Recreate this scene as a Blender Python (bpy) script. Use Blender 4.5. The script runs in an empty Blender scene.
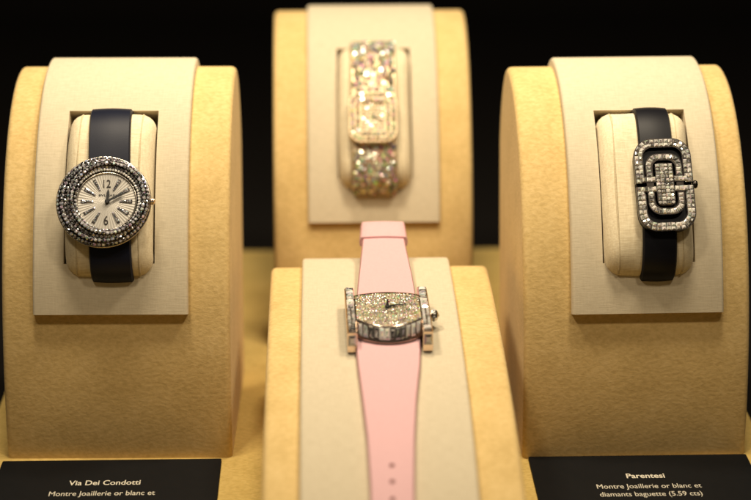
import bpy, math, random
from mathutils import Vector, Matrix
random.seed(7)
S = 0.001                                   # everything below is authored in millimetres
sc = bpy.context.scene
COL = sc.collection
R = math.radians
PI = math.pi

# ------------------------------------------------------------------ materials
def new_mat(name):
    m = bpy.data.materials.new(name); m.use_nodes = True
    nt = m.node_tree
    return m, nt, nt.nodes['Principled BSDF']
def N(nt, typ, **kw):
    n = nt.nodes.new(typ)
    for k, v in kw.items():
        if k in n.inputs: n.inputs[k].default_value = v
        else: setattr(n, k, v)
    return n
def link(nt, a, b): nt.links.new(a, b)
def ramp(nt, fac, stops):
    r = nt.nodes.new('ShaderNodeValToRGB')
    e = r.color_ramp.elements
    while len(e) < len(stops): e.new(.5)
    for q, (p, c) in zip(e, stops): q.position = p; q.color = (*c, 1)
    link(nt, fac, r.inputs[0]); return r
def mapping(nt, coord, scale, rot=(0,0,0)):
    tc = nt.nodes.new('ShaderNodeTexCoord')
    mp = nt.nodes.new('ShaderNodeMapping'); mp.inputs['Scale'].default_value = scale; mp.inputs['Rotation'].default_value = rot
    link(nt, tc.outputs[coord], mp.inputs['Vector']); return mp

def suede(name, c0, c1, c2, bump=.15, feat=1.15):
    m, nt, b = new_mat(name)
    k = 1/(feat*S)
    mp = mapping(nt, 'Object', (k*.62, k, k), (0, R(28), 0))
    n1 = N(nt, 'ShaderNodeTexNoise', Scale=1.0, Detail=2.5, Roughness=.5, Distortion=.25); link(nt, mp.outputs[0], n1.inputs['Vector'])
    mp2 = mapping(nt, 'Object', (55, 55, 55))
    n2 = N(nt, 'ShaderNodeTexNoise', Scale=1.0, Detail=5.0, Roughness=.6); link(nt, mp2.outputs[0], n2.inputs['Vector'])
    mp3 = mapping(nt, 'Object', (k*5, k*5, k*5))
    n3 = N(nt, 'ShaderNodeTexNoise', Scale=1.0, Detail=2.0); link(nt, mp3.outputs[0], n3.inputs['Vector'])
    mx = N(nt, 'ShaderNodeMath', operation='MULTIPLY_ADD'); link(nt, n1.outputs[0], mx.inputs[0]); mx.inputs[1].default_value = .55
    mz = N(nt, 'ShaderNodeMath', operation='MULTIPLY'); link(nt, n2.outputs[0], mz.inputs[0]); mz.inputs[1].default_value = .45
    link(nt, mz.outputs[0], mx.inputs[2])
    r = ramp(nt, mx.outputs[0], [(.33, c0), (.5, c1), (.68, c2)])
    link(nt, r.outputs[0], b.inputs['Base Color'])
    b.inputs['Roughness'].default_value = .95
    b.inputs['Specular IOR Level'].default_value = .1
    b.inputs['Sheen Weight'].default_value = .18; b.inputs['Sheen Roughness'].default_value = .5
    b.inputs['Sheen Tint'].default_value = (1, .85, .6, 1)
    ad = N(nt, 'ShaderNodeMath', operation='MULTIPLY_ADD'); link(nt, n3.outputs[0], ad.inputs[0]); ad.inputs[1].default_value = .35; link(nt, n1.outputs[0], ad.inputs[2])
    bp = N(nt, 'ShaderNodeBump', Strength=bump, Distance=1.1*S); link(nt, ad.outputs[0], bp.inputs['Height'])
    link(nt, bp.outputs[0], b.inputs['Normal'])
    return m

def linen(name, c0, c1, coord='UV', t=.62, bump=.35):
    """Woven cloth: two crossed families of irregular threads."""
    m, nt, b = new_mat(name)
    ka, kb = 1/(t*S), 1/(6.5*t*S)
    hs = []
    for sc_ in ((kb, ka, ka), (ka, kb, kb)):
        mp = mapping(nt, coord, sc_)
        n = N(nt, 'ShaderNodeTexNoise', Scale=1.0, Detail=3.0, Roughness=.55); link(nt, mp.outputs[0], n.inputs['Vector']); hs.append(n)
    mx = N(nt, 'ShaderNodeMath', operation='MULTIPLY_ADD'); link(nt, hs[0].outputs[0], mx.inputs[0]); mx.inputs[1].default_value = .6
    mm = N(nt, 'ShaderNodeMath', operation='MULTIPLY'); link(nt, hs[1].outputs[0], mm.inputs[0]); mm.inputs[1].default_value = .4
    link(nt, mm.outputs[0], mx.inputs[2])
    r = ramp(nt, mx.outputs[0], [(.36, c0), (.62, c1)])
    link(nt, r.outputs[0], b.inputs['Base Color'])
    b.inputs['Roughness'].default_value = .9
    b.inputs['Specular IOR Level'].default_value = .12
    b.inputs['Sheen Weight'].default_value = .1
    bp = N(nt, 'ShaderNodeBump', Strength=bump, Distance=.35*S); link(nt, mx.outputs[0], bp.inputs['Height'])
    link(nt, bp.outputs[0], b.inputs['Normal'])
    return m

def leather(name, col, rough=.55, feat=.5, bump=.15, spec=.4, var=.85):
    m, nt, b = new_mat(name)
    mp = mapping(nt, 'Object', (1/(feat*S),)*3)
    n = N(nt, 'ShaderNodeTexNoise', Scale=1.0, Detail=3.0); link(nt, mp.outputs[0], n.inputs['Vector'])
    r = ramp(nt, n.outputs[0], [(.35, tuple(c*var for c in col)), (.65, col)])
    link(nt, r.outputs[0], b.inputs['Base Color'])
    b.inputs['Roughness'].default_value = rough; b.inputs['Specular IOR Level'].default_value = spec
    bp = N(nt, 'ShaderNodeBump', Strength=bump, Distance=.2*S); link(nt, n.outputs[0], bp.inputs['Height'])
    link(nt, bp.outputs[0], b.inputs['Normal'])
    return m

def metal(name, col, rough):
    m, nt, b = new_mat(name)
    mp = mapping(nt, 'Object', (900, 900, 900))
    n = N(nt, 'ShaderNodeTexNoise', Scale=1.0, Detail=3.0); link(nt, mp.outputs[0], n.inputs['Vector'])
    r = ramp(nt, n.outputs[0], [(.3, (rough*.7,)*3), (.7, (rough*1.4,)*3)])
    link(nt, r.outputs[0], b.inputs['Roughness'])
    b.inputs['Base Color'].default_value = (*col, 1); b.inputs['Metallic'].default_value = 1
    return m

def diamond(name, lo, hi, sat, rough=.1, met=.3, power=2.0, sp=3.0, tint=None, whole=.5, ior=2.4):
    """Cut stones: every facet is an island of its own, its sparkle painted in as random colour."""
    m, nt, b = new_mat(name)
    g = nt.nodes.new('ShaderNodeNewGeometry')
    rnd = g.outputs['Random Per Island']
    w1 = N(nt, 'ShaderNodeTexWhiteNoise', noise_dimensions='1D'); link(nt, rnd, w1.inputs['W'])
    an = nt.nodes.new('ShaderNodeAttribute'); an.attribute_name = 'stone'
    mxs = N(nt, 'ShaderNodeMix', data_type='FLOAT'); mxs.inputs[0].default_value = whole
    link(nt, rnd, mxs.inputs[2]); link(nt, an.outputs['Fac'], mxs.inputs[3])
    st = N(nt, 'ShaderNodeMapRange', interpolation_type='SMOOTHSTEP'); link(nt, mxs.outputs[0], st.inputs['Value']); st.inputs['From Min'].default_value = .1; st.inputs['From Max'].default_value = .9
    pw = N(nt, 'ShaderNodeMath', operation='POWER'); link(nt, st.outputs[0], pw.inputs[0]); pw.inputs[1].default_value = power
    val = N(nt, 'ShaderNodeMapRange'); link(nt, pw.outputs[0], val.inputs['Value']); val.inputs['To Min'].default_value = lo; val.inputs['To Max'].default_value = hi
    sm = N(nt, 'ShaderNodeMath', operation='POWER'); link(nt, w1.outputs['Value'], sm.inputs[0]); sm.inputs[1].default_value = sp
    ss = N(nt, 'ShaderNodeMath', operation='MULTIPLY'); link(nt, sm.outputs[0], ss.inputs[0]); ss.inputs[1].default_value = sat
    sep = nt.nodes.new('ShaderNodeSeparateColor'); link(nt, w1.outputs['Color'], sep.inputs[0])
    hsv = nt.nodes.new('ShaderNodeCombineColor'); hsv.mode = 'HSV'
    link(nt, sep.outputs[1], hsv.inputs[0]); link(nt, ss.outputs[0], hsv.inputs[1]); link(nt, val.outputs[0], hsv.inputs[2])  # painted glints: hue and value stand in for refraction and fire
    if tint:
        mt = N(nt, 'ShaderNodeMix', data_type='RGBA', blend_type='MULTIPLY'); mt.inputs[0].default_value = 1
        link(nt, hsv.outputs[0], mt.inputs[6]); mt.inputs[7].default_value = (*tint, 1)
        link(nt, mt.outputs[2], b.inputs['Base Color'])
    else: link(nt, hsv.outputs[0], b.inputs['Base Color'])
    b.inputs['Metallic'].default_value = met; b.inputs['Roughness'].default_value = rough
    b.inputs['IOR'].default_value = ior
    return m

def plain(name, col, rough=.6, spec=.3):
    m, nt, b = new_mat(name)
    mp = mapping(nt, 'Object', (260, 260, 260))
    n = N(nt, 'ShaderNodeTexNoise', Scale=1.0, Detail=4.0); link(nt, mp.outputs[0], n.inputs['Vector'])
    r = ramp(nt, n.outputs[0], [(.3, tuple(c*.85 for c in col)), (.7, col)])
    link(nt, r.outputs[0], b.inputs['Base Color'])
    b.inputs['Roughness'].default_value = rough; b.inputs['Specular IOR Level'].default_value = spec
    return m

M = {}
M['suede'] = suede('tan_suede', (.53, .37, .145), (.63, .45, .19), (.71, .52, .24))
M['base_suede'] = suede('base_suede', (.52, .36, .105), (.62, .44, .14), (.71, .51, .18), bump=.25)
M['linen'] = linen('cream_linen', (.535, .46, .325), (.605, .525, .38), bump=.25)
M['canvas'] = linen('cushion_cloth', (.66, .55, .36), (.80, .70, .49), coord='Object', t=.55, bump=.3)
M['piping'] = linen('cushion_piping', (.50, .40, .24), (.62, .52, .34), coord='Object', t=.4)
M['navy'] = leather('navy_satin', (.008, .010, .022), .45, .35, .12, .2)
M['black_strap'] = leather('black_satin', (.005, .005, .008), .45, .35, .12, .2)
M['pink'] = leather('pink_leather', (.67, .40, .415), .6, .9, .12, .3, .95)
M['hole'] = plain('punched_hole', (.16, .05, .045), .8)
M['gold'] = metal('white_gold', (.62, .56, .48), .2)
M['soft_gold'] = metal('brushed_gold', (.60, .47, .30), .5)
M['dark_gold'] = metal('darkened_gold', (.055, .047, .042), .28)
M['rose'] = metal('rose_gold', (.76, .60, .48), .2)
M['diamond'] = diamond('cut_diamonds', .015, .95, .5, .06, .35, 1.5, 2.6, (.97, .95, 1.0), .22)
M['fire'] = diamond('fiery_diamonds', .2, 1.0, 1.0, .16, .2, 1.7, 1.4, (1, .88, .66))
M['bright_diamond'] = diamond('bright_diamonds', .05, 1.0, .3, .07, .2, .8, 3.0, (1, .96, .88))
M['pale_diamond'] = diamond('pale_diamonds', .42, 1.0, .22, .12, .0, .8, 4.0, (1, .97, .91), .3, 1.55)
M['hand'] = plain('black_hands', (.008, .008, .008), .3, .5)
M['silver_dial'] = None
M['card'] = plain('black_card', (.005, .005, .0053), .7, .12)
M['ink'] = plain('cream_print', (.62, .57, .46), .7)
M['black'] = plain('black_cloth', (.010, .0085, .0075), .9, .05)

def dial_mat():
    m, nt, b = new_mat('silver_guilloche')
    tc = nt.nodes.new('ShaderNodeTexCoord')
    sx = nt.nodes.new('ShaderNodeSeparateXYZ'); link(nt, tc.outputs['UV'], sx.inputs[0])
    at = N(nt, 'ShaderNodeMath', operation='ARCTAN2'); link(nt, sx.outputs[1], at.inputs[0]); link(nt, sx.outputs[0], at.inputs[1])
    mu = N(nt, 'ShaderNodeMath', operation='MULTIPLY'); link(nt, at.outputs[0], mu.inputs[0]); mu.inputs[1].default_value = 60
    sn = N(nt, 'ShaderNodeMath', operation='SINE'); link(nt, mu.outputs[0], sn.inputs[0])
    r = ramp(nt, sn.outputs[0], [(0, (.42, .39, .34)), (1, (.55, .52, .47))]); link(nt, r.outputs[0], b.inputs['Base Color'])
    b.inputs['Metallic'].default_value = .25; b.inputs['Roughness'].default_value = .42
    bp = N(nt, 'ShaderNodeBump', Strength=.25, Distance=.15*S); link(nt, sn.outputs[0], bp.inputs['Height']); link(nt, bp.outputs[0], b.inputs['Normal'])
    return m
M['silver_dial'] = dial_mat()

# ------------------------------------------------------------------ mesh helpers
class MB:
    def __init__(s): s.v = []; s.f = []; s.uv = {}; s.gv = {}
    def pt(s, p): s.v.append(Vector(p)); return len(s.v)-1
    def face(s, idx, uv=None):
        s.f.append(tuple(idx))
        if uv: s.uv[len(s.f)-1] = uv
    def poly(s, pts): s.face([s.pt(p) for p in pts])
    def grid(s, rows, close_r=False, close_c=False, uv=None, skip=None):
        b = len(s.v); nr, nc = len(rows), len(rows[0])
        for r in rows: s.v += [Vector(p) for p in r]
        for i in range(nr if close_r else nr-1):
            for j in range(nc if close_c else nc-1):
                if skip and skip(i, j): continue
                i2, j2 = (i+1) % nr, (j+1) % nc
                s.face((b+i*nc+j, b+i*nc+j2, b+i2*nc+j2, b+i2*nc+j),
                       uv and (uv(i, j), uv(i, j+1), uv(i+1, j+1), uv(i+1, j)))
    def extrude(s, loop, z0, z1, top=True, bottom=False, bev=0):
        """loop: 2-D outline, counter-clockwise; bev pulls the top in a little."""
        n = len(loop); c = Vector((sum(p[0] for p in loop)/n, sum(p[1] for p in loop)/n))
        def ins(p, d):
            q = Vector(p[:2])-c; l = q.length
            return c+q*((l-d)/l if l > 1e-6 else 1)
        rows = [[(p[0], p[1], z0) for p in loop]]
        if bev:
            rows += [[(p[0], p[1], z1-bev) for p in loop], [(*ins(p, bev), z1) for p in loop]]
        else: rows += [[(p[0], p[1], z1) for p in loop]]
        s.grid(rows, close_c=True)
        if top: s.poly(rows[-1])
        if bottom: s.poly(rows[0][::-1])
    def ring(s, outer, inner, z0, z1):
        n = len(outer)
        rows = [[(p[0], p[1], z0) for p in outer], [(p[0], p[1], z1) for p in outer],
                [(p[0], p[1], z1) for p in inner], [(p[0], p[1], z0) for p in inner]]
        s.grid(rows, close_c=True)
    def tube(s, pts, r, n=8, closed=False):
        pts = [Vector(p) for p in pts]; rows = []
        m = len(pts)
        for i, p in enumerate(pts):
            a = pts[(i-1) % m] if (closed or i > 0) else p
            c = pts[(i+1) % m] if (closed or i < m-1) else p
            t = (c-a).normalized()
            ref = Vector((0, 0, 1)) if abs(t.z) < .9 else Vector((1, 0, 0))
            u = t.cross(ref).normalized(); w = u.cross(t)
            rows.append([p+(u*math.cos(k*2*PI/n)+w*math.sin(k*2*PI/n))*r for k in range(n)])
        s.grid(rows, close_r=closed, close_c=True)
        if not closed: s.poly(rows[0]); s.poly(rows[-1][::-1])
    def gem(s, *a, **k):
        n = len(s.f); s.cut(*a, **k); r = random.random()
        for i in range(n, len(s.f)): s.gv[i] = r
    def cut(s, c, ax, ay, az, sx, sy, h, kind='round', tilt=7):
        """one cut stone, facets left unwelded; ax ay az its own axes"""
        c = Vector(c); ax, ay, az = Vector(ax), Vector(ay), Vector(az)
        rt = Matrix.Rotation(R(random.uniform(-tilt, tilt)), 3, ax) @ Matrix.Rotation(R(random.uniform(-tilt, tilt)), 3, ay)
        ax, ay, az = rt@ax, rt@ay, rt@az
        P = lambda x, y, z: c+ax*x*sx/2+ay*y*sy/2+az*z*h
        if kind == 'round':
            n = 8; o = random.uniform(0, PI/4)
            g = [(math.cos(o+k*2*PI/n), math.sin(o+k*2*PI/n)) for k in range(n)]
            t = [(math.cos(o+(k+.5)*2*PI/n)*.56, math.sin(o+(k+.5)*2*PI/n)*.56) for k in range(n)]
            j = [P(*q, 1) for q in t]
            s.poly(j)
            for k in range(n):
                s.poly([P(*g[k], 0), P(*g[(k+1) % n], 0), P(*t[k], 1)])
                s.poly([P(*g[k], 0), P(*t[k], 1), P(*t[k-1], 1)])
                s.poly([P(*g[k], -1.2), P(*g[(k+1) % n], -1.2), P(*g[(k+1) % n], 0), P(*g[k], 0)])
        else:                                   # step cut: square and baguette
            q = [(-1, -1), (1, -1), (1, 1), (-1, 1)]
            L = [(1, 0), (.72, .6), (.42, 1)]
            for a, b_ in zip(L, L[1:]):
                for k in range(4):
                    e, f = q[k], q[(k+1) % 4]
                    s.poly([P(e[0]*a[0], e[1]*a[0], a[1]), P(f[0]*a[0], f[1]*a[0], a[1]), P(f[0]*b_[0], f[1]*b_[0], b_[1]), P(e[0]*b_[0], e[1]*b_[0], b_[1])])
            w = L[-1][0]
            s.poly([P(-w, -w, 1), P(w, -w, 1), P(w, w, 1)]); s.poly([P(-w, -w, 1), P(w, w, 1), P(-w, w, 1)])
            for k in range(4):
                e, f = q[k], q[(k+1) % 4]
                s.poly([P(*e, -1.2), P(*f, -1.2), P(*f, 0), P(*e, 0)])
    def build(s, name, mat, parent=None, smooth=None, xf=None):
        me = bpy.data.meshes.new(name)
        vs = [(xf@v if xf else v)*S for v in s.v]
        me.from_pydata(vs, [], s.f); me.materials.append(mat)
        if s.uv:
            l = me.uv_layers.new(name='UVMap')
            for i, p in enumerate(me.polygons):
                if i in s.uv:
                    for li, c in zip(p.loop_indices, s.uv[i]): l.data[li].uv = (c[0]*S, c[1]*S)
        if s.gv:
            at = me.attributes.new('stone', 'FLOAT', 'FACE')
            at.data.foreach_set('value', [s.gv.get(i, .5) for i in range(len(s.f))])
        if smooth is not None:
            me.polygons.foreach_set('use_smooth', [True]*len(me.polygons))
            me.set_sharp_from_angle(angle=R(smooth))
        me.update()
        o = bpy.data.objects.new(name, me); COL.objects.link(o)
        if parent: o.parent = parent
        return o

def tag(o, label=None, cat=None, group=None, kind=None):
    if label: o['label'] = label
    if cat: o['category'] = cat
    if group: o['group'] = group
    if kind: o['kind'] = kind
    return o
def empty(name, mat, label, cat, group=None):
    o = bpy.data.objects.new(name, None); COL.objects.link(o)
    m = mat.copy(); m.translation = mat.translation*S
    o.matrix_world = m; o.empty_display_size = .01
    return tag(o, label, cat, group)
def rrect(w, h, r, n=8, cx=0, cy=0):
    pts = []
    for (sx, sy, a0) in ((1, 1, 0), (-1, 1, 90), (-1, -1, 180), (1, -1, 270)):
        for k in range(n+1):
            a = R(a0+90*k/n); pts.append((cx+sx*(w/2-r)+r*math.cos(a), cy+sy*(h/2-r)+r*math.sin(a)))
    return pts
def circle(r, n=64, cx=0, cy=0): return [(cx+r*math.cos(k*2*PI/n), cy+r*math.sin(k*2*PI/n)) for k in range(n)]
def along(loop, step):
    """evenly spaced points with tangents along a closed outline"""
    n = len(loop); P = [Vector(p) for p in loop]
    seg = [(P[(i+1) % n]-P[i]).length for i in range(n)]; tot = sum(seg)
    cnt = max(3, round(tot/step)); out = []
    i = 0; acc = 0
    for k in range(cnt):
        d = tot*k/cnt
        while acc+seg[i] < d: acc += seg[i]; i += 1
        t = (d-acc)/seg[i] if seg[i] else 0
        out.append((P[i].lerp(P[(i+1) % n], t), (P[(i+1) % n]-P[i]).normalized()))
    return out

# ------------------------------------------------------------------ setting
def box(name, x0, x1, y0, y1, z0, z1, mat, kind='structure'):
    m = MB(); m.extrude([(x0, y0), (x1, y0), (x1, y1), (x0, y1)], z0, z1, True, True)
    return tag(m.build(name, mat), kind=kind)
box('display_floor', -131, 168, 380, 888, -14, 0, M['base_suede'])
box('counter', -900, 900, 200, 1500, -60, -15, M['black'])
box('backdrop', -1200, 1200, 1500, 1520, -60, 900, M['black'])

# ------------------------------------------------------------------ display stands
def profile(a, h, bb, bh, foot, n=64):
    """side outline (y, z) from the front foot over the crown to the back foot, with outward normals"""
    P = []
    for k in range(n+1):
        t = PI/2*k/n; P.append((a*(1-math.cos(t)), h*math.sin(t)))
    for k in range(1, 15):
        t = PI/2*k/14; P.append((a+bb*math.sin(t), h-bh+bh*math.cos(t)))
    P.append((foot, 0))
    out = []; s = 0
    for i, p in enumerate(P):
        a_, c_ = P[max(0, i-1)], P[min(len(P)-1, i+1)]
        t = Vector((c_[0]-a_[0], c_[1]-a_[1])).normalized()
        if i: s += math.dist(p, P[i-1])
        out.append((Vector(p), Vector((-t.y, t.x)), s))
    out[0] = (out[0][0], Vector((-1, 0)), 0)
    return out

CH = Vector((35.8, 52.8)).normalized()               # recess: slope direction and outward normal (y, z)
CN = Vector((-CH.y, CH.x))
RO = Vector((29., 94.3))
HALF_V = 31.9
WALL = -10.0

def stand(loc, yaw, prof, pu0, pu1, rec, bottom, label, T=3.5):
    """rec: None, or (u0, u1, first profile row, last profile row) of the recess"""
    root = empty('display_stand', Matrix.Translation((*loc, 0))@Matrix.Rotation(yaw, 4, 'Z'), label, 'display stand', 'suede watch display stands')
    W = 85.0; r = 2.2
    def cols(u0, u1, r, extra):
        L = [(u0+r-r*math.sin(q), -r*(1-math.cos(q))) for q in (PI/2, 1.2, .8, .4, 0)]
        mid = [u0+r+(u1-u0-2*r)*k/10 for k in range(1, 10)]
        mid = sorted([m for m in mid if all(abs(m-e) > 1 for e in extra)]+list(extra))
        L += [(m, 0) for m in mid]
        L += [(u1-r+r*math.sin(q), -r*(1-math.cos(q))) for q in (0, .4, .8, 1.2, PI/2)]
        return L
    # body
    ex = (rec[0]-1, rec[1]+1) if rec else ()
    C = cols(-W/2, W/2, r, ex)
    m = MB(); rows = []
    for p, n, s in prof:
        rows.append([(u, *(p+n*o)) for u, o in C])
    def skip(i, j):
        return bool(rec) and rec[2]-1 <= i < rec[3]+1 and C[j][0] >= ex[0]-.01 and C[j+1][0] <= ex[1]+.01
    m.grid(rows, skip=skip)
    m.poly([q[0] for q in rows][::-1]); m.poly([q[-1] for q in rows])
    m.poly([rows[0][0], rows[0][-1], rows[-1][-1], rows[-1][0]])
    m.build('suede_body', M['suede'], root, 50)
    # linen panel lying over the body
    r2 = 1.2
    ex = (rec[0], rec[1]) if rec else ()
    C = cols(pu0, pu1, r2, ex)
    sub = [q for k, q in enumerate(prof) if k >= bottom and k < len(prof)-1]
    k0 = bottom
    m = MB()
    rows = [[(u, *(p+n*(T+o))) for u, o in C] for p, n, s in sub]
    def skip2(i, j):
        return bool(rec) and rec[2] <= i+k0 < rec[3] and C[j][0] >= ex[0]-.01 and C[j+1][0] <= ex[1]+.01
    m.grid(rows, skip=skip2, uv=lambda i, j: (C[j][0], sub[i][2]))
    lo = lambda k, u: (u, *(sub[k][0]-sub[k][1]*.3))
    for side in (0, -1):
        m.grid([[q[side] for q in rows], [lo(k, C[side][0]) for k in range(len(sub))]], uv=lambda i, j: (sub[j][2], i*T))
    for k in (0, -1):
        q = rows[k]
        m.grid([q, [lo(k, c[0]) for c in C]], uv=lambda i, j: (C[j][0], i*T))
    if rec:
        def down(p):
            q = Vector((p[1], p[2]))-RO; d = q.dot(CN)-WALL
            return (p[0], *(Vector((p[1], p[2]))-CN*d))
        ks = range(rec[2]-k0, rec[3]-k0+1)
        us = [c[0] for c in C if ex[0]-.01 <= c[0] <= ex[1]+.01]
        at = lambda k, u: (u, *(sub[k][0]+sub[k][1]*T))
        for u in ex:
            l = [at(k, u) for k in ks]; m.grid([l, [down(p) for p in l]], uv=lambda i, j: (j*2, i*18))
        for k in (ks[0], ks[-1]):
            l = [at(k, u) for u in us]; m.grid([l, [down(p) for p in l]], uv=lambda i, j: (j*4, i*18))
        c4 = [down(at(k, u)) for k, u in ((ks[0], ex[0]), (ks[0], ex[1]), (ks[-1], ex[1]), (ks[-1], ex[0]))]
        m.poly(c4)
    m.build('linen_panel', M['linen'], root, 40)
    return root

TALL = profile(79, 132, 23, 37, 84, 72)
LOW = profile(191, 59, 14, 14, 207, 72)
row = lambda deg: round(deg/90*72)
rec = lambda c, w: (c-w/2, c+w/2, row(33.5), row(66))
LX, RX, BX = -1.9, 3.9, .8
stand_l = stand((-78.03, 653.96), R(-1.06), TALL, -30.3, 27.1, rec(LX, 33.7), row(25), 'tall tan suede stand holding the round diamond watch on navy strap')
stand_r = stand((116.66, 649.63), R(.96), TALL, -24.8, 31.8, rec(RX, 34.5), row(25), 'tall tan suede stand holding the oblong openwork diamond watch on black strap')
stand_b = stand((21.12, 759.2), 0, profile(79, 131, 23, 37, 84, 72), -27.8, 28.3, rec(BX, 31.6), row(25), 'tall tan suede stand farthest back, holding the diamond bracelet watch', T=2.4)
stand_f = stand((21.58, 507.33), 0, LOW, -30.2, 27.2, None, 8, 'low sloping tan suede stand in front, pink strapped watch lying on it')

def recess_frame(loc, yaw, uc):
    m = Matrix(((1, 0, 0, uc), (0, CH.x, CN.x, RO.x), (0, CH.y, CN.y, RO.y), (0, 0, 0, 1)))
    return Matrix.Translation((*loc, 0))@Matrix.Rotation(yaw, 4, 'Z')@m
FL = recess_frame((-78.03, 653.96), R(-1.06), LX)
FR = recess_frame((116.66, 649.63), R(.96), RX)
FB = recess_frame((21.12, 759.2), 0, BX)

# ------------------------------------------------------------------ cushions (x across, y up the slope, z outward)
PA, PB, PC, PN = 31.6, 13.0, 1.0, 2.9
def pill(phi, off=0):
    f = lambda t: (PA*math.copysign(abs(math.cos(t))**(2/PN), math.cos(t)), PC+PB*math.copysign(abs(math.sin(t))**(2/PN), math.sin(t)))
    p = Vector(f(phi)); e = 1e-3
    t = (Vector(f(phi+e))-Vector(f(phi-e))).normalized()
    return p+Vector((t.y, -t.x))*off
def phis(a0, a1, n): return [R(a0+(a1-a0)*k/n) for k in range(n+1)]
def cushion(F, uc, hw, label):
    root = empty('watch_cushion', F, label, 'cushion', 'cream watch cushions set into the stands')
    m = MB(); r = 6.0; ph = phis(2.5, 362.5, 96)[:-1]
    us = [-hw+r-r*math.sin(q) for q in (1.45, 1.2, .9, .6, .3, 0)]+[-hw+r+(2*hw-2*r)*k/8 for k in range(1, 8)]+[hw-r+r*math.sin(q) for q in (0, .3, .6, .9, 1.2, 1.45)]
    rows = []
    for u in us:
        d = max(0, abs(u)-(hw-r)); off = -(r-math.sqrt(max(0, r*r-d*d)))
        rows.append([(uc+u+.25*math.sin(3*t), *pill(t, off+.18*math.sin(5*t+u*.3))) for t in ph])
    m.grid(rows, close_c=True)
    m.poly(rows[0]); m.poly(rows[-1][::-1])
    m.build('cover', M['canvas'], root, 60)
    for sgn in (-1, 1):
        t = MB(); u = sgn*(hw-3.6)
        t.tube([(uc+u-sgn*1.2+.25*math.sin(3*a), *pill(a, -.35)) for a in phis(-20, 200, 60)], .42, 6)
        t.build('piping', M['piping'], root, 60)
    return root
cushion(FL, 0, 16.2, 'cream cloth cushion under the round diamond watch with white dial')
cushion(FR, -.2, 16.6, 'cream cloth cushion under the oblong openwork diamond watch')
cushion(FB, -.1, 15.3, 'cream cloth cushion under the all diamond bracelet watch at the back')

def wrap_strap(name, mat, root, half, uc, a0=-35, a1=215, th=1.7, lift=.25, tilt=0.0):
    """band wrapped around a cushion"""
    m = MB(); rows = []
    for t in phis(a0, a1, 110):
        a, b = pill(t, lift), pill(t, lift+th)
        c = uc+tilt*a.x; e = .5
        q = [(-half, a), (-half, a.lerp(b, .6)), (-half+e, b)]+[(-half+e+(2*half-2*e)*k/6, pill(t, lift+th+.35*math.sin(PI*k/6))) for k in range(1, 6)]+[(half-e, b), (half, a.lerp(b, .6)), (half, a)]
        rows.append([(c+u, *p) for u, p in q])
    m.grid(rows, close_c=True)
    m.poly(rows[0]); m.poly(rows[-1])
    return m.build(name, mat, root, 40)

X3, Y3, Z3 = Vector((1, 0, 0)), Vector((0, 1, 0)), Vector((0, 0, 1))
def bar(m, p, q, w0, w1, z0, z1):
    """flat tapered bar from p to q in the dial plane"""
    p, q = Vector(p), Vector(q); d = (q-p).normalized(); n = Vector((-d.y, d.x))
    m.extrude([tuple(p-n*w0/2), tuple(q-n*w1/2), tuple(q+n*w1/2), tuple(p+n*w0/2)], z0, z1, True, True)
def text_mesh(body, size, width=None, bold=0.0, depth=.0):
    cu = bpy.data.curves.new('lettering', 'FONT'); cu.body = body; cu.size = size; cu.offset = bold
    cu.align_x = 'CENTER'; cu.extrude = depth; cu.resolution_u = 3
    o = bpy.data.objects.new('lettering', cu); COL.objects.link(o)
    dg = bpy.context.evaluated_depsgraph_get(); dg.update()
    me = bpy.data.meshes.new_from_object(o.evaluated_get(dg))
    bpy.data.objects.remove(o); bpy.data.curves.remove(cu)
    xs = [v.co.x for v in me.vertices]
    k = width/(max(xs)-min(xs)) if width else 1; mid = (max(xs)+min(xs))/2
    out = [((v.co.x-mid)*k, v.co.y, v.co.z) for v in me.vertices], [tuple(p.vertices) for p in me.polygons]
    bpy.data.meshes.remove(me)
    return out
def add_text(m, t, cx, cy, z):
    b = len(m.v)
    for p in t[0]: m.pt((cx+p[0], cy+p[1], z+p[2]))
    for f in t[1]: m.face([b+i for i in f])

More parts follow.
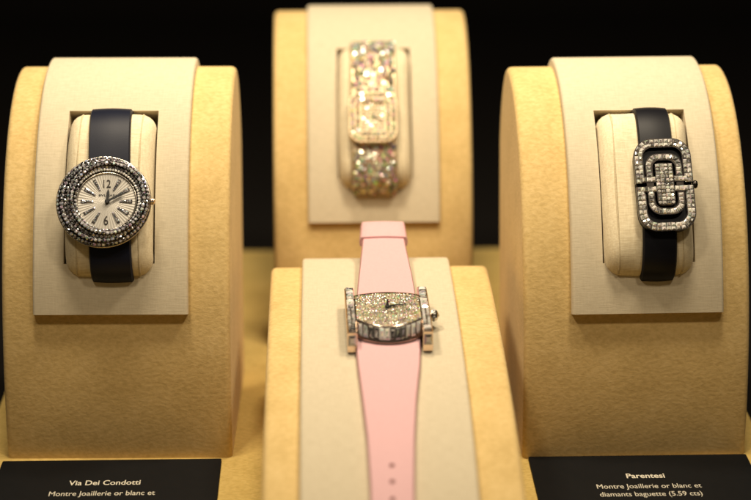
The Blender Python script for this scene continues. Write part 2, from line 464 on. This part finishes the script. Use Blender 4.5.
# ------------------------------------------------------------------ round watch (left)
def round_watch():
    root = empty('wristwatch', FL, 'round diamond watch with white dial and navy strap', 'watch', 'diamond wristwatches on display')
    wrap_strap('strap', M['navy'], root, 7.7, .6, tilt=-.03)
    z = 17.0
    m = MB()
    m.extrude(circle(16.6, 72, -.9, -6.75), 14.3, 18.4, True, True, bev=1.0)
    case = m.build('case', M['dark_gold'], root, 40)
    # eccentric bezel bands, set with stones
    def band(cx, cy, r0, r1, z0, h, n=80):
        m = MB(); rows = []
        for k in range(9):
            q = PI*k/8; rr = (r0+r1)/2-(r1-r0)/2*math.cos(q)
            rows.append([(cx+rr*math.cos(a), cy+rr*math.sin(a), z0+h*math.sin(q)) for a in [2*PI*i/n for i in range(n)]])
        m.grid(rows, close_c=True); return m
    def pave(m, cx, cy, r0, r1, z0, h, rows, size, keep=lambda p: True):
        for i in range(rows):
            q = PI*(i+.75)/(rows+.5)
            rr = (r0+r1)/2-(r1-r0)/2*math.cos(q)*.9; zz = z0+h*math.sin(q)
            nn = max(8, int(2*PI*rr/size)); off = random.random()
            for k in range(nn):
                a = 2*PI*(k+off)/nn; d = Vector((math.cos(a), math.sin(a), 0))
                p = Vector((cx, cy, zz))+d*rr
                if not keep(p): continue
                nz = (Z3*math.sin(q)-d*math.cos(q)*.8).normalized()
                ay = Vector((-d.y, d.x, 0)); ax = ay.cross(nz)
                m.gem(p+nz*.05, ax, ay, nz, size*.98, size*.98, .27, tilt=17)
    bez = band(-.9, -6.75, 13.2, 17.1, 17.2, 2.6).build('outer_bezel', M['dark_gold'], root, 40)
    for c, r_, z_ in (((-.9, -6.75), 17.15, 17.5), ((1.0, -6.2), 15.0, 19.0), ((.35, -7.1), 10.85, 19.35)):
        t = MB(); t.tube([(x, y, z_) for x, y in circle(r_, 90, *c)], .36, 8, True); t.build('polished_rim', M['gold'], bez, 60)
    g = MB(); pave(g, -.9, -6.75, 13.2, 17.1, 17.2, 2.6, 3, 1.55, lambda p: math.hypot(p.x-1.0, p.y+6.2) > 14.6)
    g.build('diamond_setting', M['diamond'], bez)
    bez2 = band(1.0, -6.2, 11.5, 15.0, 18.4, 2.7).build('inner_bezel', M['dark_gold'], root, 40)
    g = MB(); pave(g, 1.0, -6.2, 11.5, 15.0, 18.4, 2.7, 3, 1.45)
    g.build('diamond_setting', M['diamond'], bez2)
    lip = band(.35, -7.1, 10.75, 12.9, 18.5, 1.35)
    lip = lip.build('dial_rim', M['dark_gold'], root, 40)
    g = MB(); pave(g, .35, -7.1, 10.9, 13.0, 18.55, 1.4, 1, 1.05, lambda p: math.hypot(p.x-1.0, p.y+6.2) < 12.0 or math.hypot(p.x-1, p.y+6.2) > 15)
    g.build('diamond_setting', M['pale_diamond'], lip)
    # dial
    cx, cy, zd = .35, -7.1, 19.2
    m = MB(); n = 96; c = m.pt((cx, cy, zd)); ring = [m.pt((cx+11.4*math.cos(2*PI*k/n), cy+11.4*math.sin(2*PI*k/n), zd)) for k in range(n)]
    for k in range(n):
        a0, a1 = 2*PI*k/n, 2*PI*(k+1)/n
        m.face((c, ring[k], ring[(k+1) % n]), ((0.001*math.cos(a0), 0.001*math.sin(a0)), (math.cos(a0)*10, math.sin(a0)*10), (math.cos(a1)*10, math.sin(a1)*10)))
    dial = m.build('dial', M['silver_dial'], root)
    for h in range(12):
        a = R(90-30*h); d = Vector((math.cos(a), math.sin(a)))
        if h in (0, 6): continue
        m = MB(); o = Vector((cx, cy))
        bar(m, o+d*4.9, o+d*9.4, .62, 1.2, zd+.03, zd+.3)
        mk = m.build('hour_marker', M['dark_gold'], dial)
        g = MB()
        for k in range(5):
            rr = 5.15+k*.85; g.gem((*(o+d*rr), zd+.3), (*d, 0), (-d.y, d.x, 0), Z3, .8, .55+.16*k, .16, 'square', 10)
        g.build('diamond_setting', M['diamond'], mk)
    m = MB(); add_text(m, text_mesh('12', 4.3, 2.7, 0, .1), cx, cy+5.3, zd+.12); m.build('hour_numeral', M['dark_gold'], dial)
    m = MB(); add_text(m, text_mesh('6', 5.0, 1.6, 0, .1), cx, cy-8.9, zd+.12); m.build('hour_numeral', M['dark_gold'], dial)
    m = MB(); add_text(m, text_mesh('BVLGARI', 1.15, 6.4, .03), cx+.3, cy+1.9, zd+.03); m.build('lettering', M['hand'], dial)
    # hands
    o = Vector((cx+.3, cy-.1))
    def hand(deg, l, w0, w1, z):
        a = R(deg); d = Vector((math.cos(a), math.sin(a))); m = MB()
        bar(m, o-d*.9, o+d*l*.75, w0, w1, z, z+.14); bar(m, o+d*(l*.75-.01), o+d*l, w1, .15, z, z+.14)
        m.build('hand', M['hand'], root)
    hand(86, 4.6, .7, 1.0, zd+.55); hand(27, 6.9, .75, .95, zd+.8)
    m = MB(); m.extrude(circle(.85, 20, *o), zd+.1, zd+1.15, bev=.2); m.build('hand_hub', M['hand'], root, 40)
    # winding crown
    m = MB()
    rows = [[(x, -6.8+rr*math.cos(t)*(1+.06*math.cos(6*t)), 18+rr*math.sin(t)*(1+.06*math.cos(6*t))) for t in [2*PI*k/24 for k in range(24)]] for x, rr in ((15.6, .7), (16.3, .8), (16.4, 1.15), (17.0, 1.3), (17.7, 1.0), (18.0, .4))]
    m.grid(rows, close_c=True); m.poly(rows[-1]); m.build('winding_crown', M['rose'], root, 40)
round_watch()

# ------------------------------------------------------------------ oblong openwork watch (right)
def oblong_watch():
    root = empty('wristwatch', FR, 'oblong openwork diamond watch with black strap', 'watch', 'diamond wristwatches on display')
    wrap_strap('strap', M['black_strap'], root, 6.3, 3.1, tilt=.012)
    X = Matrix.Translation((5.0, -.9, 0))@Matrix.Rotation(R(1.6), 4, 'Z')
    W, H, r = 21.3, 35.4, 7.0
    def mb(): return MB()
    m = MB(); m.extrude(rrect(W-.6, H-.6, r), 14.2, 17.0, True, True, bev=.5)
    m.build('case', M['black_strap'], root, 40, X)
    # outer frame: two brackets that turn inward at the waist
    gap = .6
    for sgn in (1, -1):
        bw = 3.4
        def half(off):
            # C-shaped open path, upper half; off moves outward
            w, h, rr = W/2+off, H/2+off, r+off
            pts = [(w, gap-off*0)]
            return pts
        path = []
        x, y, rr = W/2-bw/2, H/2-bw/2, r-bw/2
        y0 = gap+1.25
        path = [(4.4, y0), (x-.01, y0), (x, y0+.01), (x, y-rr)]
        path += [(x-rr+rr*math.cos(R(a)), y-rr+rr*math.sin(R(a))) for a in range(9, 91, 9)]
        left = [(-px, py) for px, py in path[::-1]]
        full = path+left
        full = [(a, b*sgn) for a, b in full]
        # straight inward bars are slimmer than the frame
        P = [Vector(p) for p in full]
        fr = MB()
        def seg(pts, wd, top=18.6):
            L = []; Rr = []
            for i, p in enumerate(pts):
                t = (pts[min(i+1, len(pts)-1)]-pts[max(i-1, 0)]).normalized(); nrm = Vector((-t.y, t.x))
                L.append(p+nrm*wd/2); Rr.append(p-nrm*wd/2)
            fr.extrude([tuple(q) for q in (L+Rr[::-1])], 16.9, top, True, False)
        main = P[3-1:len(P)-2]
        main = [Vector((main[0].x, (gap)*sgn))]+main[1:-1]+[Vector((main[-1].x, gap*sgn))]
        seg(main, bw)
        seg([Vector((W/2-bw-.02, y0*sgn)), Vector((3.4, y0*sgn))], 2.3, 19.5)
        seg([Vector((-W/2+bw+.02, y0*sgn)), Vector((-3.4, y0*sgn))], 2.3, 19.5)
        f = fr.build('outer_frame', M['dark_gold'], root, 30, X)
        g = MB()
        tot = [0]
        for i in range(1, len(main)): tot.append(tot[-1]+(main[i]-main[i-1]).length)
        nst = int(tot[-1]/1.75)
        for k in range(nst):
            d = (k+.5)*tot[-1]/nst
            i = next(i for i in range(1, len(tot)) if tot[i] >= d-1e-6); t = (d-tot[i-1])/(tot[i]-tot[i-1])
            p = main[i-1].lerp(main[i], t); tn = (main[i]-main[i-1]).normalized()
            nr = Vector((-tn.y, tn.x))
            for o in (-.7, .7):
                g.gem((*(p+nr*o), 18.65), (*tn, 0), (*nr, 0), Z3, 1.6, 1.36, .4, 'square', 11)
        for sx in (1, -1):
            for k in range(3):
                g.gem((sx*(4.25+k*1.6), y0*sgn, 19.55), X3, Y3, Z3, 1.55, 1.75, .4, 'square', 10)
        g.build('diamond_setting', M['bright_diamond'], f, None, X)
    # inner frame and central block
    iw, ih, ir, ib = 13.6, 23.4, 4.8, 2.6
    m = MB(); m.ring(rrect(iw, ih, ir), rrect(iw-2*ib, ih-2*ib, ir-ib+.6), 16.9, 19.3)
    f = m.build('inner_frame', M['dark_gold'], root, 30, X)
    g = MB()
    for p, t in along(rrect(iw-ib, ih-ib, ir-ib/2), 1.4):
        if abs(p.y) < 3.0: continue
        nr = Vector((-t.y, t.x))
        g.gem((*p, 19.3), (*t, 0), (*nr, 0), Z3, 1.38, 1.95, .4, 'square', 11)
    g.build('diamond_setting', M['bright_diamond'], f, None, X)
    m = MB(); m.extrude(rrect(6.9, 16.6, 1.8), 16.9, 19.2, bev=.3)
    f = m.build('dial', M['dark_gold'], root, 30, X)
    g = MB()
    for i in range(4):
        for k in range(11):
            g.gem((-2.4+1.6*i+random.uniform(-.05, .05), -7.1+1.42*k, 19.25), X3, Y3, Z3, 1.5, 1.34, .38, 'square' if (i+k) % 3 else 'round', 12)
    g.build('diamond_setting', M['bright_diamond'], f, None, X)
    for deg, l in ((84, 3.2), (8, 2.4)):
        m = MB(); a = R(deg); bar(m, (0, 0), (math.cos(a)*l, math.sin(a)*l), .45, .25, 19.8, 19.95); m.build('hand', M['hand'], root, None, X)
    m = MB()
    rows = [[(x, rr*math.cos(t), 17+rr*math.sin(t)) for t in [2*PI*k/20 for k in range(20)]] for x, rr in ((10.6, 1.2), (11.6, 1.6), (12.2, 1.3), (12.5, .5))]
    m.grid(rows, close_c=True); m.poly(rows[-1]); m.build('winding_crown', M['dark_gold'], root, 40, X)
oblong_watch()

# ------------------------------------------------------------------ bracelet watch (back)
def bracelet_watch():
    root = empty('wristwatch', FB, 'diamond bracelet watch with square dial on the farthest stand', 'watch', 'diamond wristwatches on display')
    m = MB(); cx, cy = -1.0, -4.8
    band = wrap_strap('bracelet', M['soft_gold'], root, 9.6, -.4, th=1.6)
    g = MB()
    for deg in range(-10, 200, 4):
        if 84 < deg < 113: continue
        t = R(deg); p, q = pill(t, 1.9), pill(t+.02, 1.9)
        ay = Vector((0, q.x-p.x, q.y-p.y)).normalized(); az = X3.cross(ay)
        if az.z*math.sin(t)+az.y*math.cos(t) < 0: az = -az
        for u, wd in ((-8.2, 2.5), (-5.6, 2.5), (-3.0, 2.5), (-.4, 2.5), (2.2, 2.5), (4.8, 2.5), (7.4, 2.5)):
            g.gem((u*.93+random.uniform(-.4, .4)+(.5 if deg % 8 < 4 else -.5), *p), X3, ay, az, wd, 2.7, .7, random.choice(('round', 'square')), 26)
    g.build('diamond_setting', M['fire'], band)
    m.extrude(rrect(20.4, 22.8, 5, 8, cx, cy), 14, 18.2, True, True, bev=.8)
    case = m.build('case', M['soft_gold'], root, 40)
    m = MB(); m.ring(rrect(20.0, 22.2, 5, 8, cx, cy), rrect(10.2, 13, 1.5, 8, cx, cy), 18, 19.2)
    b = m.build('bezel', M['soft_gold'], root, 40)
    g = MB()
    for ins in (1.4, 3.6):
        for p, t in along(rrect(20-2*ins, 22.2-2*ins, max(1.2, 5-ins), 8, cx, cy), 1.9):
            g.gem((*p, 19.25), (*t, 0), (-t.y, t.x, 0), Z3, 1.85, 2.0, .6, 'round', 24)
    g.build('diamond_setting', M['fire'], b)
    m = MB(); m.extrude(rrect(10.2, 13, 1.5, 8, cx, cy), 17.5, 18.5)
    d = m.build('dial', M['soft_gold'], root)
    for sg in (1, -1):
        g = MB()
        for k in range(7): g.gem((cx-6.6+2.2*k, cy+sg*11.45, 16.6), X3, Z3, Vector((0, sg, 0)), 2.1, 2.6, .5, 'round', 20)
        g.build('diamond_setting', M['fire'], case)
    g = MB()
    for i in range(6):
        for k in range(8): g.gem((cx-3.9+1.56*i, cy-5.4+1.55*k, 18.5), X3, Y3, Z3, 1.4, 1.4, .35, 'round', 12)
    g.build('diamond_setting', M['fire'], d)
    for deg, l in ((70, 3.0), (-20, 4.2)):
        m = MB(); a = R(deg); bar(m, (cx, cy), (cx+math.cos(a)*l, cy+math.sin(a)*l), .5, .3, 19.1, 19.25); m.build('hand', M['hand'], root)
bracelet_watch()

# ------------------------------------------------------------------ pink strapped watch (front), lying open on the low stand
def pink_watch():
    th = R(74); oy, oz = 191*(1-math.cos(th)), 59*math.sin(th)
    t = Vector((191*math.sin(th), 59*math.cos(th))).normalized(); n = Vector((-t.y, t.x))
    base = Matrix.Translation((21.58+1, 507.33+oy, oz))
    root = empty('wristwatch', base, 'rectangular diamond watch on a tapered pink leather strap lying open', 'watch', 'diamond wristwatches on display')
    X = Matrix(((1, 0, 0, 0), (0, t.x, n.x, 0), (0, t.y, n.y, 0), (0, 0, 0, 1)))@Matrix.Rotation(R(1.0), 4, 'Z')
    cu = -.25
    def edge_t(u): return -1.0+3.2*(1-(u/11.6)**2)          # upper and lower edge of the barrel shaped dial
    def edge_b(u): return -19.6-5.0*(1-(u/11.6)**2)
    NU = 24; US = [-11.6+23.2*k/NU for k in range(NU+1)]
    dome = lambda v: 12.4-.0045*(v+11)**2
    # case: sweep of cross-sections in v
    def sec(u): # outline in (v, w) going round
        a, b = edge_t(u), edge_b(u)
        return [(a+1.6, 3.5), (a+1.7, 7.5), (a+.9, dome(a)+.1), (a, dome(a)+.35), (a-.35, dome(a)-.15), (b+.35, dome(b)-.15), (b, dome(b)+.3), (b-.5, dome(b)-.1), (b-2.8, 7.4), (b-3.1, 6.7), (b-2.2, 5.0), (b-1.6, 3.5)]
    m = MB(); rows = [[(cu+u, *q) for q in sec(u)] for u in US]
    m.grid(rows, close_c=True); m.poly(rows[0]); m.poly(rows[-1][::-1])
    m.build('case', M['rose'], root, 25, X)
    # pave dial
    m = MB(); rows = []
    for k in range(13):
        rows.append([(cu+u*.985, edge_t(u)-.3+(edge_b(u)-edge_t(u)+.6)*k/12, dome(edge_t(u)+(edge_b(u)-edge_t(u))*k/12)-.05) for u in US])
    m.grid(rows); dial = m.build('dial', M['soft_gold'], root, 40, X)
    g = MB(); v = 2.0
    while v > -24.6:
        off = random.random()
        for i in range(-13, 13):
            u = (i+off)*.98
            if abs(u) > 11.2 or not edge_b(u)+.45 < v < edge_t(u)-.45: continue
            sz = random.uniform(.85, 1.02)
            g.gem((cu+u+random.uniform(-.12, .12), v+random.uniform(-.12, .12), dome(v)+random.uniform(0, .06)), X3, Y3, Z3, sz, sz, .16, 'round', 13)
        v -= .86
    g.build('diamond_setting', M['fire'], dial, None, X)
    # baguettes on the lower and upper flank
    g = MB(); g2 = MB()
    nb = 12
    for k in range(nb):
        u = -11.2+22.4*(k+.5)/nb; b = edge_b(u)
        p0, p1 = Vector((cu+u, b-.5, dome(b)-.15)), Vector((cu+u, b-2.78, 7.45))
        ay = (p0-p1).normalized(); ax = Vector((1, 5.0*2*u/11.6**2, 0)).normalized(); az = ax.cross(ay).normalized()
        g.gem((p0+p1)/2+az*.02, ax, ay, az, 1.82, (p0-p1).length*.96, .35, 'baguette', 9)
        a = edge_t(u); q0 = Vector((cu+u, a+1.35, 9.8)); ay = Vector((0, -.25, .97)); az = Vector((0, .97, .25))
        g2.gem(q0, X3, ay, az, 1.75, 3.2, .3, 'baguette', 8)
    g2.build('baguette_flank', M['bright_diamond'], root, None, X)
    fl = g.build('baguette_flank', M['bright_diamond'], root, None, X)
    # side bars
    for sgn in (-1, 1):
        uc = cu+sgn*13.3; hw = 1.75
        prof_ = lambda v: 12.4-.003*(v+8)**2
        vs = [6.8-35.2*k/30 for k in range(31)]
        m = MB(); rows = []
        for v in vs:
            w = prof_(v); rows.append([(uc-hw, v, w-7.6), (uc-hw, v, w-.5), (uc-hw+.4, v, w), (uc+hw-.4, v, w), (uc+hw, v, w-.5), (uc+hw, v, w-7.6)])
        m.grid(rows, close_c=True); m.poly(rows[0]); m.poly(rows[-1][::-1])
        br = m.build('side_bar', M['rose'], root, 30, X)
        g = MB(); v = 6.4
        while v > -26.4:
            mid = -23 < v < -10
            l = 1.35 if mid else 2.6
            vc = v-l/2; w = prof_(vc); sl = .006*(vc+8)
            ay = Vector((0, 1, -sl)).normalized(); az = Vector((0, sl, 1)).normalized()
            if mid:
                for du in (-.78, .78): g.gem((uc+du, vc, w), X3, ay, az, 1.4, 1.3, .45, 'round', 12)
            else: g.gem((uc, vc, w), X3, ay, az, 2.7, l*.94, .5, 'baguette', 9)
            v -= l
        g.gem((uc, -28.45, prof_(-28.4)-2.9), X3, Z3, -Y3, 3.0, 4.4, .4, 'baguette', 6)
        g.build('diamond_setting', M['bright_diamond'], br, None, X)
    # hands
    o = Vector((cu-.2, -11.5))
    for deg, l, w in ((86, 5.4, 1.15), (13, 7.0, 1.0)):
        a = R(deg); d = Vector((math.cos(a), math.sin(a))); m = MB(); bar(m, o-d*.7, o+d*l, w, .4, 13.0, 13.25)
        m.build('hand', M['hand'], root, None, X)
    m = MB(); m.extrude(circle(.85, 18, *o), 12.4, 13.6, bev=.2); m.build('hand_hub', M['hand'], root, 40, X)
    # winding crown with a stone
    m = MB()
    rows = [[(cu+x, -10+rr*math.cos(q)*(1+.07*math.cos(8*q)), 8.3+rr*math.sin(q)*(1+.07*math.cos(8*q))) for q in [2*PI*k/32 for k in range(32)]] for x, rr in ((14.9, .9), (15.6, 1.0), (15.7, 1.9), (16.9, 2.1), (17.8, 1.7), (18.2, .9))]
    m.grid(rows, close_c=True); m.poly(rows[-1]); cr = m.build('winding_crown', M['gold'], root, 30, X)
    g = MB()
    for k in range(8):
        q = 2*PI*k/8; g.gem((cu+16.6, -10+2.0*math.cos(q), 8.3+2.0*math.sin(q)), X3, Vector((0, -math.sin(q), math.cos(q))), Vector((0, math.cos(q), math.sin(q))), 1.3, 1.3, .3)
    g.gem((cu+18.15, -10, 8.3), Y3, Z3, X3, 1.5, 1.5, .4); g.build('diamond_setting', M['bright_diamond'], cr, None, X)
    # strap, in the stand's own (y, z) plane
    def ribbon(path, name):
        """path: list of (y, z, centre u, half width)"""
        m = MB(); P = path; rows = []
        T = 2.3
        for i, (y, z, c, h) in enumerate(P):
            a, b = P[max(0, i-1)], P[min(len(P)-1, i+1)]
            tg = Vector((b[0]-a[0], b[1]-a[1])).normalized(); nn = Vector((-tg.y, tg.x))
            lo = Vector((y, z)); hi = lo+nn*T; e = .55
            q = [(-h, lo), (-h-.02, lo+nn*T*.55), (-h+e, lo+nn*T*.93)]+[(-h+e+(2*h-2*e)*k/8, hi+nn*(.35*math.sin(PI*k/8))) for k in range(9)]+[(h-e, lo+nn*T*.93), (h+.02, lo+nn*T*.55), (h, lo)]
            rows.append([(c+u, p.x-oy, p.y-oz) for u, p in q])
        m.grid(rows, close_c=True); m.poly(rows[0]); m.poly(rows[-1][::-1])
        return m.build(name, M['pink'], root, 40)
    surf = lambda deg, off: (Vector((191*(1-math.cos(R(deg))), 59*math.sin(R(deg))))+Vector((-59*math.cos(R(deg)), 191*math.sin(R(deg)))).normalized()*off)
    def vof(p): return (Vector((p[0]-oy, p[1]-oz))).dot(t)
    def interp(v, K):
        if v <= K[0][0]: return K[0][1:]
        for a, b in zip(K, K[1:]):
            if v <= b[0]:
                f = (v-a[0])/(b[0]-a[0]); f = f if len(a) < 9 else f
                return [a[i]+(b[i]-a[i])*f for i in (1, 2)]
        return K[-1][1:]
    K = [(-150, -2.9, 6.6), (-124, -2.1, 6.8), (-100, -1.6, 7.25), (-79, -1.3, 8.05), (-60, -1.1, 9.3), (-40, -.6, 10.9), (-23, -.3, 11.75), (-10, -.2, 11.4), (5, 0, 11.2), (22, .3, 10.4), (45, .4, 8.7), (64, .5, 7.6), (120, .5, 7.4)]
    low = []
    for k in range(60):
        d = 20+(66.5-20)*k/59
        p = surf(d, 3.75); v = vof(p); c, h = interp(v, K); low.append((p.x, p.y, c, h))
    for v, w in ((-21, 4.6), (-17, 5.2)):
        p = Vector((oy, oz))+t*v+n*w; c, h = interp(v, K); low.append((p.x, p.y, c, h))
    st = ribbon(low, 'strap')
    for v in (-93.6, -100.6, -107.6, -114.6, -121.6):
        # punched adjustment holes, sunk discs with a rim
        best = min(range(20*4, 67*4), key=lambda q: abs(vof(surf(q/4, 6.3))-v)); d = best/4
        p = surf(d, 3.75+2.3+.38); tg = (surf(d+.5, 0)-surf(d-.5, 0)).normalized(); nn = Vector((-tg.y, tg.x))
        c, h = interp(v, K); m = MB()
        XX = Matrix(((1, 0, 0, c), (0, tg.x, nn.x, p.x-oy), (0, tg.y, nn.y, p.y-oz), (0, 0, 0, 1)))
        m.extrude(circle(.85, 20), -.3, .03, True, False)
        m.build('strap_hole', M['hole'], st, 30, XX)
    up = []
    pts = [(3, 5.0), (8, 5.2), (16, 5.6), (26, 6.3), (36, 7.2), (46, 8.2), (55, 9.2), (60, 9.9)]
    def P2(v, w): q = Vector((oy, oz))+t*v+n*w; return q
    for v, w in pts:
        p = P2(v, w); c, h = interp(v, K); up.append((p.x, p.y, c, h))
    ly, lz = up[-1][:2]
    for k in range(1, 9):
        a = R(10-100*k/8); c, h = interp(64+k*2, K)
        # bend over the far end
        up.append((ly+9*(math.sin(R(10))*0+math.sin(R(100*k/8))), lz-9*(1-math.cos(R(100*k/8)))+.6*k/8, c, h))
    up.append((up[-1][0]-1.0, up[-1][1]-14, 1.2, 7.6)); up.append((up[-1][0]-1.0, up[-1][1]-20, 1.2, 7.6))
    ribbon(up, 'strap')
    # keeper loop round the far end of the strap
    m = MB(); rows = []
    for k in range(7):
        f = k/6; v = 51.5+11.0*f; w = 8.8+1.55*f; c, h = interp(v, K)
        q = P2(v, w); bul = 1.0*math.sin(PI*f)**.5
        loop = [(-h-.9, -.8), (-h-1.1, 1.2), (-h-.5, 2.9+bul*.6)]+[(-h+2*h*j/6, 3.1+bul+.3*math.sin(PI*j/6)) for j in range(7)]+[(h+.5, 2.9+bul*.6), (h+1.1, 1.2), (h+.9, -.8)]
        rows.append([(c+u, q.x+n.x*z-oy, q.y+n.y*z-oz) for u, z in loop])
    m.grid(rows, close_c=True); m.poly(rows[0]); m.poly(rows[-1][::-1])
    m.build('keeper_loop', M['pink'], root, 50)
pink_watch()

# ------------------------------------------------------------------ caption cards on the floor
def card(x0, x1, y1, lines, label, rot=0):
    cx, cy = (x0+x1)/2, y1-26
    root = empty('caption_card', Matrix.Translation((cx, cy, 0))@Matrix.Rotation(rot, 4, 'Z'), label, 'caption card', 'black caption cards on the floor')
    m = MB(); m.extrude(rrect(x1-x0, 52, .5, 3), .1, 1.2, True, True, bev=.12); m.build('card', M['card'], root, 30)
    m = MB()
    for body, size, width, tx, ty, bold in lines:
        add_text(m, text_mesh(body, size, width, bold), tx-cx, ty-cy, 1.25)
    m.build('lettering', M['ink'], root)
card(-121.6, -39.5, 650.2, [('Via Dei Condotti', 5.4, 26.2, -81.3, 629.1, .07), ('Montre Joaillerie or blanc et', 5.2, 38.3, -81.4, 620.6, .0)],
     'black card with two lines of cream lettering, before the round watch stand', 0)
card(76.3, 158.9, 648.4, [('Parentesi', 5.2, 14.2, 117.8, 629.2, .1), ('Montre Joaillerie or blanc et', 5.0, 38.3, 117.8, 620.9, .0), ('diamants baguette (5.59 cts)', 5.0, 37.2, 117.5, 614.6, .0)],
     'black card with three lines of cream lettering, before the oblong watch stand', 0)

# ------------------------------------------------------------------ light: small warm ceiling spots of the display case, plus added front fill
w = bpy.data.worlds.new('World'); sc.world = w; w.use_nodes = True
bg = w.node_tree.nodes['Background']; bg.inputs[0].default_value = (1.0, .84, .64, 1); bg.inputs[1].default_value = .042
def lamp(x, y, z, power, tx, ty, tz, size=26, spot=None):
    l = bpy.data.lights.new('spot_or_fill', 'AREA'); l.shape = 'DISK'; l.size = size*S; l.energy = power; l.color = (1, .85, .63)
    l.spread = R(150)
    o = bpy.data.objects.new('spot_or_fill', l); COL.objects.link(o)
    o.location = Vector((x, y, z))*S
    o.rotation_euler = (Vector((tx, ty, tz))-Vector((x, y, z))).to_track_quat('-Z', 'Y').to_euler()
for x, y, z, p in ((-95, 654, 420, .58), (132, 650, 420, .58), (21, 732, 480, .72)):
    lamp(x, y, z, p, x*.9, y+40, 60, 60)
for x in (-260, 300):  # two added fill lamps in front, lifting the dark lower stand fronts
    lamp(x, 250, 900, 1.1, 20, 650, 40, 90)

# ------------------------------------------------------------------ camera
cam = bpy.data.cameras.new('camera'); co = bpy.data.objects.new('camera', cam); COL.objects.link(co)
cam.sensor_width = 36; cam.lens = 36*1900/751; cam.clip_start = .01; cam.clip_end = 20
pit, yaw = R(19.51146), R(1.63685)
co.location = (0, 0, .31445)
co.rotation_euler = (PI/2-pit, 0, -yaw)
cam.dof.use_dof = True; cam.dof.focus_distance = .703; cam.dof.aperture_fstop = cam.lens/15.5; cam.dof.aperture_blades = 0
sc.camera = co

sc.view_settings.view_transform = 'Standard'; sc.view_settings.look = 'None'; sc.view_settings.exposure = 0; sc.view_settings.gamma = 1
sc.cycles.use_denoising = True
sc.cycles.max_bounces = 8; sc.cycles.diffuse_bounces = 5; sc.cycles.glossy_bounces = 4
sc.cycles.caustics_reflective = False; sc.cycles.caustics_refractive = False
sc.cycles.sample_clamp_indirect = 4
